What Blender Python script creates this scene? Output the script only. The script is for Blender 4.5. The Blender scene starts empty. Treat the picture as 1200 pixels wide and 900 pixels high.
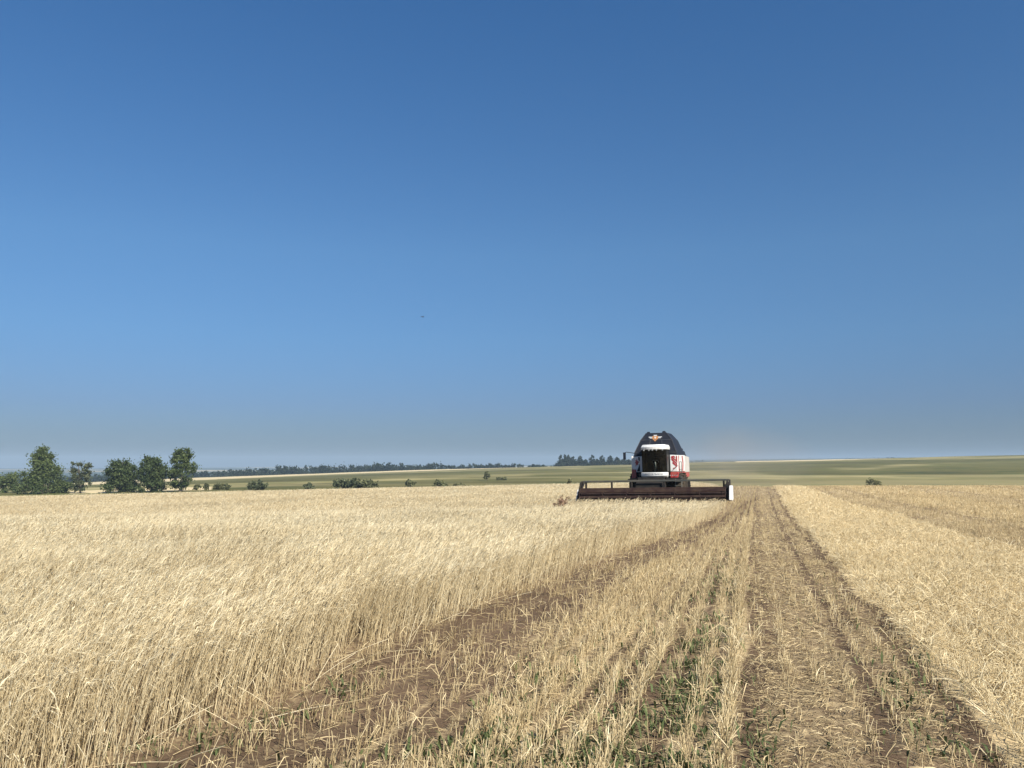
import bpy, bmesh, math, random
import numpy as np
from mathutils import Vector, Matrix

random.seed(7)
rng = np.random.default_rng(11)
scene = bpy.context.scene
COL = scene.collection
R = math.radians
EYE = 1.75
F = 960.0           # focal length in photo pixels (1200 wide)
HORIZON = 544.0

# ---------------------------------------------------------------- noise
def _hash(ix, iy, seed):
    n = (ix.astype(np.int64) * 374761393 + iy.astype(np.int64) * 668265263 + seed * 1274126177) & 0x7fffffff
    n = (n ^ (n >> 13)) * 1274126177 & 0x7fffffff
    return ((n ^ (n >> 16)) & 0xffff) / 65535.0

def vnoise(x, y, seed=0):
    x = np.asarray(x, float); y = np.asarray(y, float)
    ix = np.floor(x); iy = np.floor(y)
    fx = x - ix; fy = y - iy
    fx = fx * fx * (3 - 2 * fx); fy = fy * fy * (3 - 2 * fy)
    a = _hash(ix, iy, seed); b = _hash(ix + 1, iy, seed)
    c = _hash(ix, iy + 1, seed); d = _hash(ix + 1, iy + 1, seed)
    return (a * (1 - fx) + b * fx) * (1 - fy) + (c * (1 - fx) + d * fx) * fy

def fbm(x, y, seed=0, octv=4):
    s = 0; amp = 0.5; tot = 0
    for k in range(octv):
        s = s + amp * vnoise(x * 2 ** k, y * 2 ** k, seed + 17 * k); tot += amp; amp *= 0.5
    return s / tot

def sstep(a, b, x):
    t = np.clip((x - a) / (b - a), 0, 1)
    return t * t * (3 - 2 * t)

# ---------------------------------------------------------------- terrain
def tilt(X, Y):
    u = 18 - X
    sp = np.where(u > 40, u, np.log1p(np.exp(np.clip(u, -60, 40) / 6.0)) * 6.0)
    sp = np.minimum(sp, 90)
    return 0.022 * sp * sstep(6, 42, Y) + .20 * sstep(10, 36, Y)

def ground_h(X, Y):
    X = np.asarray(X, float); Y = np.asarray(Y, float)
    Yp = np.maximum(Y, 1e-3)
    px = np.clip(600 + F * X / Yp, -400, 1600)
    t = np.clip(Yp - 56, 0, 39)
    hp = -0.00043 * t * t - 0.0335 * np.maximum(0, Yp - 95) - tilt(X, Y)
    edge = np.interp(px, [-400, 0, 300, 500, 640, 900, 1200, 1600], [44, 37.5, 29, 26, 25, 26, 26, 26])
    hb = EYE - (edge + 1.2) / F * 200
    ridge = np.interp(px, [-400, 0, 110, 230, 400, 600, 700, 880, 1000, 1100, 1200, 1600],
                      [-30, -24, -20.5, -15.5, -9.5, -4, -1.2, 3.5, 6.0, 8.6, 10.6, 15])
    hr = EYE + ridge / F * 800
    t = np.clip((Yp - 200) / 600, 0, 1)
    t = 0.55 * t * t * (3 - 2 * t) + 0.45 * t
    hv = hb + (hr - hb) * t
    hv = hv + (vnoise(X / 90.0, Y / 90.0, 5) - 0.5) * 0.9 * sstep(200, 330, Yp)
    far = np.interp(px, [-400, 0, 300, 640, 800, 1000, 1100, 1200, 1600], [-6, -5, -4.5, -1.5, 4.5, 6.5, 7.5, 8, 8])
    hf = EYE + far / F * 4500
    t2 = np.clip((Yp - 800) / 3700, 0, 1)
    hfar = hr + (hf - hr) * (t2 * t2 * (3 - 2 * t2)) - 14 * np.sin(math.pi * np.sqrt(t2))
    hfar = hfar + (fbm(X / 700.0, Y / 700.0, 9) - 0.5) * 14 * sstep(1300, 2600, Yp)
    h2 = np.where(Yp < 800, hv, hfar)
    b = sstep(95, 205, Yp)
    h = hp * (1 - b) + h2 * b
    return np.where(Y < 1e-3, 0.0, h)

def micro(X, Y):
    m = (fbm(X * 2.2, Y * 2.2, 31, 4) - 0.5) * 0.07 + (fbm(X * .35, Y * .35, 33, 2) - .5) * .10
    return m * (1 - sstep(25, 60, np.hypot(X, Y)))

def gz(X, Y):
    return ground_h(X, Y) + micro(X, Y)

KC = .00010
def strip(X, Y):
    return X - (280 / F) * Y - KC * Y * Y

def swerve(X, Y):
    return ((fbm(X * .35, Y * .22, 131, 3) - .5) * .34 + (vnoise(X * 2.3, Y * 2.3, 133) - .5) * .12) * sstep(2, 12, Y)

def row_strength(S, Y):
    row = np.round(S / .23)
    k = .6 * vnoise(row * 1.37 + .5, Y * .05 + row * 3.1, 121) + .4 * vnoise(row * 1.9, Y * .3 + row * 5.3, 123)
    return .22 + 1.35 * sstep(.30, .68, k)

def right_rim(Y):
    return np.interp(Y, [0, 33, 46, 90], [5.5, 5.5, 4.6, 3.9])

def edge_line(Y):
    return -4.16 + 0.0734 * Y

# combine placement (header centre)
CB = np.array([6.80, 40.0]); CROT = R(-19.3)
def to_local(X, Y):
    c, s = math.cos(-CROT), math.sin(-CROT)
    dx, dy = X - CB[0], Y - CB[1]
    return c * dx - s * dy, s * dx + c * dy

def crop_mask(X, Y):
    lx, ly = to_local(X, Y)
    n = (vnoise(X * 1.3, Y * 1.3, 3) - .5) * 0.34 + (vnoise(X * 6, Y * 6, 4) - .5) * 0.2
    inside = strip(X, Y) < edge_line(Y) + n
    cut = (ly > -0.34 + .3 * (vnoise(X * 5, Y * 5, 6) - .5)) & (lx > -3.82)
    return inside & ~cut & (Y < 112)

# ---------------------------------------------------------------- mesh helpers
def link(o, parent=None):
    COL.objects.link(o)
    if parent is not None: o.parent = parent
    return o

def tag(o, label=None, cat=None, group=None, kind=None):
    if label: o['label'] = label
    if cat: o['category'] = cat
    if group: o['group'] = group
    if kind: o['kind'] = kind
    return o

def np_mesh(name, verts, faces_by_n, tint=None, mat=None, smooth=True, attrs=None):
    """verts (N,3); faces_by_n list of (M,k) index arrays."""
    me = bpy.data.meshes.new(name)
    verts = np.ascontiguousarray(verts, np.float32)
    me.vertices.add(len(verts)); me.vertices.foreach_set('co', verts.ravel())
    loops = np.concatenate([f.ravel() for f in faces_by_n]).astype(np.int32)
    tot = np.concatenate([np.full(len(f), f.shape[1], np.int32) for f in faces_by_n])
    start = np.concatenate([[0], np.cumsum(tot)[:-1]]).astype(np.int32)
    me.loops.add(len(loops)); me.loops.foreach_set('vertex_index', loops)
    me.polygons.add(len(tot))
    me.polygons.foreach_set('loop_start', start)
    me.polygons.foreach_set('loop_total', tot)
    me.polygons.foreach_set('use_smooth', np.full(len(tot), smooth, bool))
    if tint is not None:
        a = me.attributes.new('tint', 'FLOAT', 'POINT'); a.data.foreach_set('value', np.ascontiguousarray(tint, np.float32))
    for k, (typ, arr) in (attrs or {}).items():
        a = me.attributes.new(k, typ, 'POINT')
        a.data.foreach_set('color' if typ == 'FLOAT_COLOR' else 'value', np.ascontiguousarray(arr, np.float32).ravel())
    me.update(calc_edges=True)
    if mat: me.materials.append(mat)
    return me

class Bag:
    """collects tubes / ribbons of one scattered mass and builds ONE mesh"""
    def __init__(s): s.v = []; s.f = {3: [], 4: []}; s.t = []; s.n = 0
    def _add(s, V, Fs, T):
        for k, f in Fs: s.f[k].append(f + s.n)
        s.v.append(V); s.t.append(T); s.n += len(V)
    def tubes(s, P, rad, tint, sides=3):
        N, K, _ = P.shape
        if N == 0: return
        d = P[:, -1] - P[:, 0]; d /= np.linalg.norm(d, axis=1, keepdims=True) + 1e-9
        ref = rng.normal(size=(N, 3)); u = np.cross(d, ref); u /= np.linalg.norm(u, axis=1, keepdims=True) + 1e-9
        w = np.cross(d, u)
        ang = np.arange(sides) * 2 * math.pi / sides
        ring = u[:, None, :] * np.cos(ang)[None, :, None] + w[:, None, :] * np.sin(ang)[None, :, None]   # N,S,3
        V = P[:, :, None, :] + rad[:, :, None, None] * ring[:, None, :, :]
        idx = np.arange(N * K * sides).reshape(N, K, sides)
        a = idx[:, :-1, :]; b = np.roll(a, -1, axis=2); c = idx[:, 1:, :]; e = np.roll(c, -1, axis=2)
        q = np.stack([a, b, e, c], -1).reshape(-1, 4)
        s._add(V.reshape(-1, 3), [(4, q)], np.repeat(tint, K * sides))
    def ribbons(s, P, wid, tint, side=None):
        N, K, _ = P.shape
        if N == 0: return
        if side is None:
            d = P[:, -1] - P[:, 0]
            side = np.cross(d, rng.normal(size=(N, 3)))
        side = side / (np.linalg.norm(side, axis=1, keepdims=True) + 1e-9)
        A = P - side[:, None, :] * wid[:, :, None] / 2; B = P + side[:, None, :] * wid[:, :, None] / 2
        V = np.stack([A, B], 2)
        idx = np.arange(N * K * 2).reshape(N, K, 2)
        q = np.stack([idx[:, :-1, 0], idx[:, :-1, 1], idx[:, 1:, 1], idx[:, 1:, 0]], -1).reshape(-1, 4)
        s._add(V.reshape(-1, 3), [(4, q)], np.repeat(tint, K * 2))
    def build(s, name, mat, parent=None):
        V = np.concatenate(s.v); T = np.concatenate(s.t)
        fs = [np.concatenate(f) for k, f in s.f.items() if f]
        return link(bpy.data.objects.new(name, np_mesh(name, V, fs, T, mat)), parent)

# ---------------------------------------------------------------- materials
def new_mat(name):
    m = bpy.data.materials.new(name); m.use_nodes = True
    nt = m.node_tree; b = nt.nodes['Principled BSDF']
    return m, nt, b

def ramp(nt, stops):
    r = nt.nodes.new('ShaderNodeValToRGB')
    els = r.color_ramp.elements
    while len(els) < len(stops): els.new(0.5)
    for e, (p, c) in zip(els, stops): e.position = p; e.color = (*c, 1)
    return r

def tint_mat(name, stops, rough=0.6, transl=0.0, spec=0.25):
    m, nt, b = new_mat(name)
    at = nt.nodes.new('ShaderNodeAttribute'); at.attribute_name = 'tint'
    rp = ramp(nt, stops); nt.links.new(at.outputs['Fac'], rp.inputs[0])
    nt.links.new(rp.outputs[0], b.inputs['Base Color'])
    b.inputs['Roughness'].default_value = rough
    b.inputs['Specular IOR Level'].default_value = spec
    if transl:
        t = nt.nodes.new('ShaderNodeBsdfTranslucent'); nt.links.new(rp.outputs[0], t.inputs[0])
        mx = nt.nodes.new('ShaderNodeMixShader'); mx.inputs[0].default_value = transl
        nt.links.new(b.outputs[0], mx.inputs[1]); nt.links.new(t.outputs[0], mx.inputs[2])
        nt.links.new(mx.outputs[0], nt.nodes['Material Output'].inputs[0])
    return m

def paint(name, col, rough=0.4, metal=0.0, dirt=0.25, dcol=(.30, .22, .13), scale=3.0, coat=0.0, spec=.5):
    """machine paint under field dust"""
    m, nt, b = new_mat(name)
    tc = nt.nodes.new('ShaderNodeTexCoord')
    n = nt.nodes.new('ShaderNodeTexNoise'); n.inputs['Scale'].default_value = scale; n.inputs['Detail'].default_value = 6
    nt.links.new(tc.outputs['Object'], n.inputs['Vector'])
    rp = ramp(nt, [(0.35, (0, 0, 0)), (0.75, (dirt,) * 3)]); nt.links.new(n.outputs['Fac'], rp.inputs[0])
    mx = nt.nodes.new('ShaderNodeMix'); mx.data_type = 'RGBA'
    mx.inputs['A'].default_value = (*col, 1); mx.inputs['B'].default_value = (*dcol, 1)
    nt.links.new(rp.outputs[0], mx.inputs['Factor']); nt.links.new(mx.outputs['Result'], b.inputs['Base Color'])
    b.inputs['Roughness'].default_value = rough; b.inputs['Metallic'].default_value = metal
    b.inputs['Coat Weight'].default_value = coat; b.inputs['Specular IOR Level'].default_value = spec
    return m

STRAW = tint_mat('straw', [(0, (.26, .18, .09)), (.3, (.57, .455, .26)), (.65, (.79, .665, .42)), (1, (.88, .79, .56))], .55, .30, .35)
STUB = tint_mat('stubble_straw', [(0, (.21, .145, .08)), (.35, (.48, .37, .20)), (.7, (.72, .585, .34)), (1, (.85, .74, .49))], .6, .2, .3)
GREEN = tint_mat('weed_green', [(0, (.048, .064, .026)), (.6, (.105, .132, .050)), (1, (.26, .25, .115))], .6, .2, .15)
M_WHITE = paint('white_paint', (.70, .70, .68), .35, dirt=.3)
M_RED = paint('red_paint', (.36, .03, .035), .35, dirt=.3)
M_DARK = paint('dark_steel', (.016, .015, .015), .6, dirt=.08, spec=.2)
M_GREY = paint('grey_steel', (.060, .064, .058), .5, .2, dirt=.2)
M_NAVY = paint('navy_panel', (.012, .015, .023), .55, dirt=.03, spec=.15)
M_SEAM = paint('seam_rubber', (.035, .042, .055), .6, dirt=.15, spec=.2)
M_DKGLASS = paint('dark_side_glass', (.012, .014, .014), .35, dirt=.05, spec=.2)
M_INSIDE = paint('cab_trim', (.012, .013, .013), .8, dirt=.02, spec=.1)
M_REEL = paint('reel_red', (.032, .017, .016), .6, dirt=.14, spec=.2)
M_TYRE = paint('tyre_rubber', (.018, .017, .016), .9, dirt=.2, spec=.1)
M_RIM = paint('rim_paint', (.55, .53, .45), .5, dirt=.4)
M_GOLD = paint('emblem_orange', (.36, .155, .05), .4, dirt=.05)
M_SILVER = paint('emblem_silver', (.42, .43, .43), .35, dirt=.1)
M_LIGHTG = paint('grey_panel', (.50, .49, .46), .45, dirt=.45)
M_LAMP, _nt, _b = new_mat('lamp_lens'); _b.inputs['Base Color'].default_value = (.30, .31, .31, 1); _b.inputs['Roughness'].default_value = .1
M_LETTER = paint('letter_ink', (.06, .07, .09), .5, dirt=.0)
# tinted glazing
M_GLASS, _nt, _b = new_mat('tinted_glass')
_tr = _nt.nodes.new('ShaderNodeBsdfTransparent'); _tr.inputs[0].default_value = (.20, .235, .22, 1)
_gl = _nt.nodes.new('ShaderNodeBsdfGlossy'); _gl.inputs['Roughness'].default_value = .03
_fr = _nt.nodes.new('ShaderNodeFresnel'); _fr.inputs[0].default_value = 1.5
_mx = _nt.nodes.new('ShaderNodeMixShader')
_nt.links.new(_fr.outputs[0], _mx.inputs[0]); _nt.links.new(_tr.outputs[0], _mx.inputs[1]); _nt.links.new(_gl.outputs[0], _mx.inputs[2])
_nt.links.new(_mx.outputs[0], _nt.nodes['Material Output'].inputs[0])

# ---------------------------------------------------------------- ground
def field_cover(X, Y):
    """share of straw over soil, by swath"""
    S = strip(X, Y); e = edge_line(Y)
    w = (vnoise(X * .8, Y * .8, 41) - .5) * .25
    S = S + w + swerve(X, Y)
    c = .40 + .17 * (row_strength(S - w, Y) - .75) + .12 * np.cos((S / .23) * 2 * math.pi) * (1 - sstep(35, 60, Y))
    near = S - e
    c = np.where(near < 0, .38, c)                                              # under the crop
    c = np.where((near >= 0) & (near < 1.2), .36 - .22 * np.clip(np.exp(-((near - .38) / .19) ** 2) + np.exp(-((near - .95) / .16) ** 2), 0, 1), c)                           # wheel track by the standing crop
    c = np.where((S > -0.05) & (S < 1.5), .43, c)                               # trodden middle
    tr = np.exp(-((S - .85) / .10) ** 2) + np.exp(-((S - 1.42) / .13) ** 2) + .7 * np.exp(-((S + .0) / .08) ** 2)
    c = c - .26 * np.clip(tr, 0, 1)
    rim = right_rim(Y)
    c = np.where((S >= 1.5) & (S < rim), .84, c)
    m = np.mod(S - rim, 7.3)
    duller = .56 - .20 * np.exp(-((m - .45) / .35) ** 2) - .22 * np.exp(-((m - 2.6) / .3) ** 2)
    c = np.where(S >= rim, np.where(m < 3.0, duller, .80), c)
    far = sstep(18, 55, Y)
    c = c + far * .10
    return np.clip(c, 0, 1)

def build_ground():
    az = np.concatenate([np.radians(np.arange(-46, 46.001, .16)), np.radians(np.arange(49, 311, 4.0))])
    r = np.concatenate([[.35], .35 * np.exp(np.arange(1, 640) * .0152)])
    r = r[r < 6200]
    A, Rr = np.meshgrid(az, r)
    X = Rr * np.sin(A); Y = Rr * np.cos(A)
    Z = gz(X, Y)
    na, nr = len(az), len(r)
    idx = np.arange(na * nr).reshape(nr, na)
    a = idx[:-1]; b = np.roll(a, -1, 1); c = idx[1:]; d = np.roll(c, -1, 1)
    q = np.stack([a, c, d, b], -1).reshape(-1, 4)
    V = np.stack([X, Y, Z], -1).reshape(-1, 3)
    V = np.vstack([V, [[0, 0, 0]]])
    ctr = len(V) - 1
    tri = np.stack([np.full(na, ctr), idx[0], np.roll(idx[0], -1)], -1)
    # land cover
    px = 600 + F * X / np.maximum(Y, 1)
    field = (1 - sstep(125, 135, Y))
    n1 = fbm(X / 60., Y / 22., 51, 4); n2 = fbm(X / 14., Y / 8., 53, 3); n3 = fbm(X / 260., Y / 70., 57, 3)
    n4 = fbm(X / 45., Y / 60., 58, 4)
    mead = np.array([.118, .109, .035])[None, None] * (1 + (n1[..., None] - .5) * .6 + (n4[..., None] - .5) * .7)
    mead = mead + np.array([.13, .105, .06])[None, None] * sstep(.50, .72, n3)[..., None] + np.array([.17, .13, .08])[None, None] * sstep(.58, .74, n4)[..., None] * .6
    mead = mead - np.array([.04, .022, .012])[None, None] * sstep(.55, .75, n2)[..., None]
    mead = np.clip(mead, .02, 1)
    pale = np.array([.58, .47, .27])[None, None] * (1 + (n2[..., None] - .5) * .25)
    lo = np.interp(px, [-400, 100, 230, 400, 600, 640], [420, 500, 560, 650, 775, 800])
    fpale = ((Y > lo) & (Y < 790) & (px < 630)) | ((Y > 690 + 60 * (px - 870) / 215) & (Y < 785) & (px > 860) & (px < 1085))
    fpale = fpale | ((Y > 215) & (Y < 250) & (px < 250) & (px > 85))
    landc = np.where(fpale[..., None], pale, mead)
    forest = np.array([.035, .05, .025])[None, None] * np.ones(3)
    nf = fbm(X / 500., Y / 260., 61, 3)
    farc = np.where((nf > .44)[..., None], forest, np.where((nf > .33)[..., None], mead * .8, pale * .7))
    landc = np.where((Y > 950)[..., None], farc, landc)
    soil = np.array([.125, .084, .052])[None, None] * (1 + (fbm(X * 1.1, Y * 1.1, 71, 3)[..., None] - .5) * .5)
    # greenish soil where weeds cover it
    colr = landc * (1 - field[..., None]) + soil * field[..., None]
    cov = field_cover(X, Y) * field
    colr = np.vstack([colr.reshape(-1, 3), [[.15, .1, .06]]]); cov = np.append(cov.ravel(), .4)
    colr = np.hstack([colr, np.ones((len(colr), 1))])

    m, nt, bs = new_mat('field_soil')
    ca = nt.nodes.new('ShaderNodeAttribute'); ca.attribute_name = 'land'
    cv = nt.nodes.new('ShaderNodeAttribute'); cv.attribute_name = 'cover'
    tc = nt.nodes.new('ShaderNodeTexCoord')
    nz = nt.nodes.new('ShaderNodeTexNoise'); nz.inputs['Scale'].default_value = 16; nz.inputs['Detail'].default_value = 8; nz.inputs['Roughness'].default_value = .7
    nt.links.new(tc.outputs['Object'], nz.inputs['Vector'])
    add = nt.nodes.new('ShaderNodeMath'); add.operation = 'ADD'
    nt.links.new(nz.outputs['Fac'], add.inputs[0]); nt.links.new(cv.outputs['Fac'], add.inputs[1])
    mr = nt.nodes.new('ShaderNodeMapRange'); mr.inputs['From Min'].default_value = .80; mr.inputs['From Max'].default_value = 1.25
    nt.links.new(add.outputs[0], mr.inputs['Value'])
    big = nt.nodes.new('ShaderNodeTexNoise'); big.inputs['Scale'].default_value = 1.7; big.inputs['Detail'].default_value = 6
    nt.links.new(tc.outputs['Object'], big.inputs['Vector'])
    srp = ramp(nt, [(.3, (.43, .325, .18)), (.7, (.64, .50, .28))]); nt.links.new(big.outputs['Fac'], srp.inputs[0])
    mx = nt.nodes.new('ShaderNodeMix'); mx.data_type = 'RGBA'
    nt.links.new(mr.outputs[0], mx.inputs['Factor']); nt.links.new(ca.outputs['Color'], mx.inputs['A']); nt.links.new(srp.outputs[0], mx.inputs['B'])
    nt.links.new(mx.outputs['Result'], bs.inputs['Base Color'])
    bs.inputs['Roughness'].default_value = .95; bs.inputs['Specular IOR Level'].default_value = .1
    bp = nt.nodes.new('ShaderNodeBump'); bp.inputs['Strength'].default_value = .7; bp.inputs['Distance'].default_value = .03
    nt.links.new(nz.outputs['Fac'], bp.inputs['Height']); nt.links.new(bp.outputs[0], bs.inputs['Normal'])
    me = np_mesh('field_ground', V, [q, tri], None, m, True, {'land': ('FLOAT_COLOR', colr), 'cover': ('FLOAT', cov)})
    o = link(bpy.data.objects.new('ground', me)); tag(o, 'brown soil and stubble field running out to far olive meadows', 'ground', kind='structure')
build_ground()

# ---------------------------------------------------------------- scattering
def scatter(y0, y1, dens, mask, xl=None, xr=None, margin=3.0):
    """uniform random points in the trapezoid the photograph covers between depths y0 and y1"""
    w = .66 * y1 + margin
    lo = -w if xl is None else max(-w, xl); hi = w if xr is None else min(w, xr)
    n = int((hi - lo) * (y1 - y0) * dens)
    X = rng.uniform(lo, hi, n); Y = rng.uniform(y0, y1, n)
    k = (np.abs(X) < .66 * Y + margin)
    X, Y = X[k], Y[k]
    k = mask(X, Y)
    return X[k], Y[k]

def crop():
    bag = Bag()
    lods = [(1.5, 7, 520, 1.0, 0), (7, 13, 470, 1.05, 0), (13, 22, 330, 1.3, 1), (22, 36, 170, 1.75, 1), (36, 60, 80, 2.5, 2), (60, 116, 34, 3.8, 2)]
    for y0, y1, dens, rs, lod in lods:
        X, Y = scatter(y0, y1, dens, crop_mask)
        thin = fbm(X * .9, Y * .9, 81, 3)
        din = edge_line(Y) - strip(X, Y)
        k = rng.random(len(X)) < (.62 + .8 * (thin - .3)) * (.25 + .75 * sstep(-.12, .42, din))
        X, Y = X[k], Y[k]
        n = len(X); Z = gz(X, Y)
        hvar = fbm(X * .25, Y * .25, 83, 3)
        H = (.555 + .16 * (hvar - .4) + rng.normal(0, .055, n)).clip(.3, .8) * (1 - .17 * sstep(24, 36, Y))
        # wind-combed lean: towards the right, patchy
        la = (vnoise(X * .45, Y * .45, 85) - .5) * .8 - .1 + rng.normal(0, .6, n)
        lm = (.14 + .10 * (vnoise(X * .6, Y * .6, 86) - .3) + np.abs(rng.normal(0, .13, n)))
        L = np.stack([np.cos(la) * lm, np.sin(la) * lm, np.zeros(n)], 1)
        B = np.stack([X, Y, Z - .01], 1)
        tn = (.66 + .45 * (fbm(X * .5, Y * .5, 87, 3) - .5) + rng.normal(0, .17, n)).clip(0, 1)
        K = {0: 4, 1: 3, 2: 3}[lod]
        t = np.linspace(0, 1, K)
        P = B[:, None, :] + np.stack([0 * t, 0 * t, t], 1)[None] * H[:, None, None] * np.where(t > .5, .985, 1)[None, :, None] \
            + L[:, None, :] * H[:, None, None] * (.6 * t + .4 * t * t)[None, :, None]
        r0 = .0021 * rs
        rad = np.linspace(1.15, .7, K)[None] * r0 * rng.uniform(.8, 1.25, n)[:, None]
        bag.tubes(P, rad, tn * .92)
        # ears, nodding over
        top = P[:, -1]; dirh = L / (np.linalg.norm(L, axis=1, keepdims=True) + 1e-6)
        droop = rng.uniform(-.5, 1.0, n)
        el = rng.uniform(.055, .10, n) * (1 if lod < 2 else 1.25)
        e1 = top + (dirh * .45 + np.array([0, 0, 1]) * (.85 * np.ones(n))[:, None]) * (el * .5)[:, None]
        e2 = e1 + (dirh * .8 + np.array([0, 0, 1]) * droop[:, None]) * (el * .5)[:, None]
        er = .0052 * (rs ** .8) * rng.uniform(.8, 1.2, n)
        P2 = np.stack([top, e1, e2], 1)
        bag.tubes(P2, np.stack([er * .5, er, er * .3], 1), (tn + .06).clip(0, 1))
        # awns
        na = {0: 4, 1: 2, 2: 1}[lod]
        for _ in range(na):
            aw = e1 + (e2 - e1) * rng.uniform(0, 1, n)[:, None]
            d = (e2 - top) / (el[:, None]) + rng.normal(0, .33, (n, 3))
            tip = aw + d * rng.uniform(.05, .11, n)[:, None]
            bag.ribbons(np.stack([aw, tip], 1), np.stack([np.full(n, .0022 * rs), np.full(n, .0007 * rs)], 1), (tn + .12).clip(0, 1))
        # dry leaves
        nl = 1
        for _ in range(nl):
            f = rng.uniform(.2, .75, n)[:, None]
            p0 = B + (top - B) * f
            a = rng.uniform(0, 2 * math.pi, n); ll = rng.uniform(.06, .16, n)
            h = np.stack([np.cos(a), np.sin(a), 0 * a], 1)
            p1 = p0 + h * (ll * .45)[:, None] + np.array([0, 0, 1]) * (ll * rng.uniform(.1, .5, n))[:, None]
            p2 = p1 + h * (ll * .4)[:, None] - np.array([0, 0, 1]) * (ll * rng.uniform(.1, .7, n))[:, None]
            w = .0055 * rs
            bag.ribbons(np.stack([p0, p1, p2], 1), np.stack([np.full(n, w * .8), np.full(n, w), np.full(n, w * .2)], 1),
                        (tn - .1 + rng.normal(0, .15, n)).clip(0, 1), side=np.stack([-np.sin(a), np.cos(a), .3 * rng.normal(size=n)], 1))
    # stalks knocked over along the cut edge
    n = 260
    Y = rng.uniform(3.5, 26, n) ** 1.0
    S = edge_line(Y) + rng.normal(-.12, .2, n)
    X = S + (280 / F) * Y + KC * Y * Y
    B = np.stack([X, Y, gz(X, Y)], 1)
    a = rng.normal(-.5, .9, n); ll = rng.uniform(.3, .66, n); el = np.abs(rng.normal(.75, .4, n)).clip(.03, 1.35)
    d = np.stack([np.cos(a) * np.cos(el), np.sin(a) * np.cos(el), np.sin(el)], 1)
    t = np.linspace(0, 1, 4)
    P = B[:, None, :] + d[:, None, :] * (ll[:, None] * t)[:, :, None] - np.array([0, 0, 1]) * (.10 * ll[:, None] * t * t)[:, :, None]
    P[:, :, 2] = np.maximum(P[:, :, 2], gz(P[:, :, 0], P[:, :, 1]) + .006)
    bag.tubes(P, np.full((n, 4), .0026), rng.normal(.72, .15, n).clip(0, 1))
    o = bag.build('barley_crop', STRAW)
    tag(o, 'pale ripe standing barley filling the left of the field', 'barley', kind='stuff')
crop()

def rowjit(X, Y, pitch, jit):
    """snap points to drill rows that follow the swaths"""
    S = strip(X, Y)
    S2 = np.round(S / pitch) * pitch + rng.normal(0, jit, len(S))
    return X + (S2 - S), Y

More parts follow.
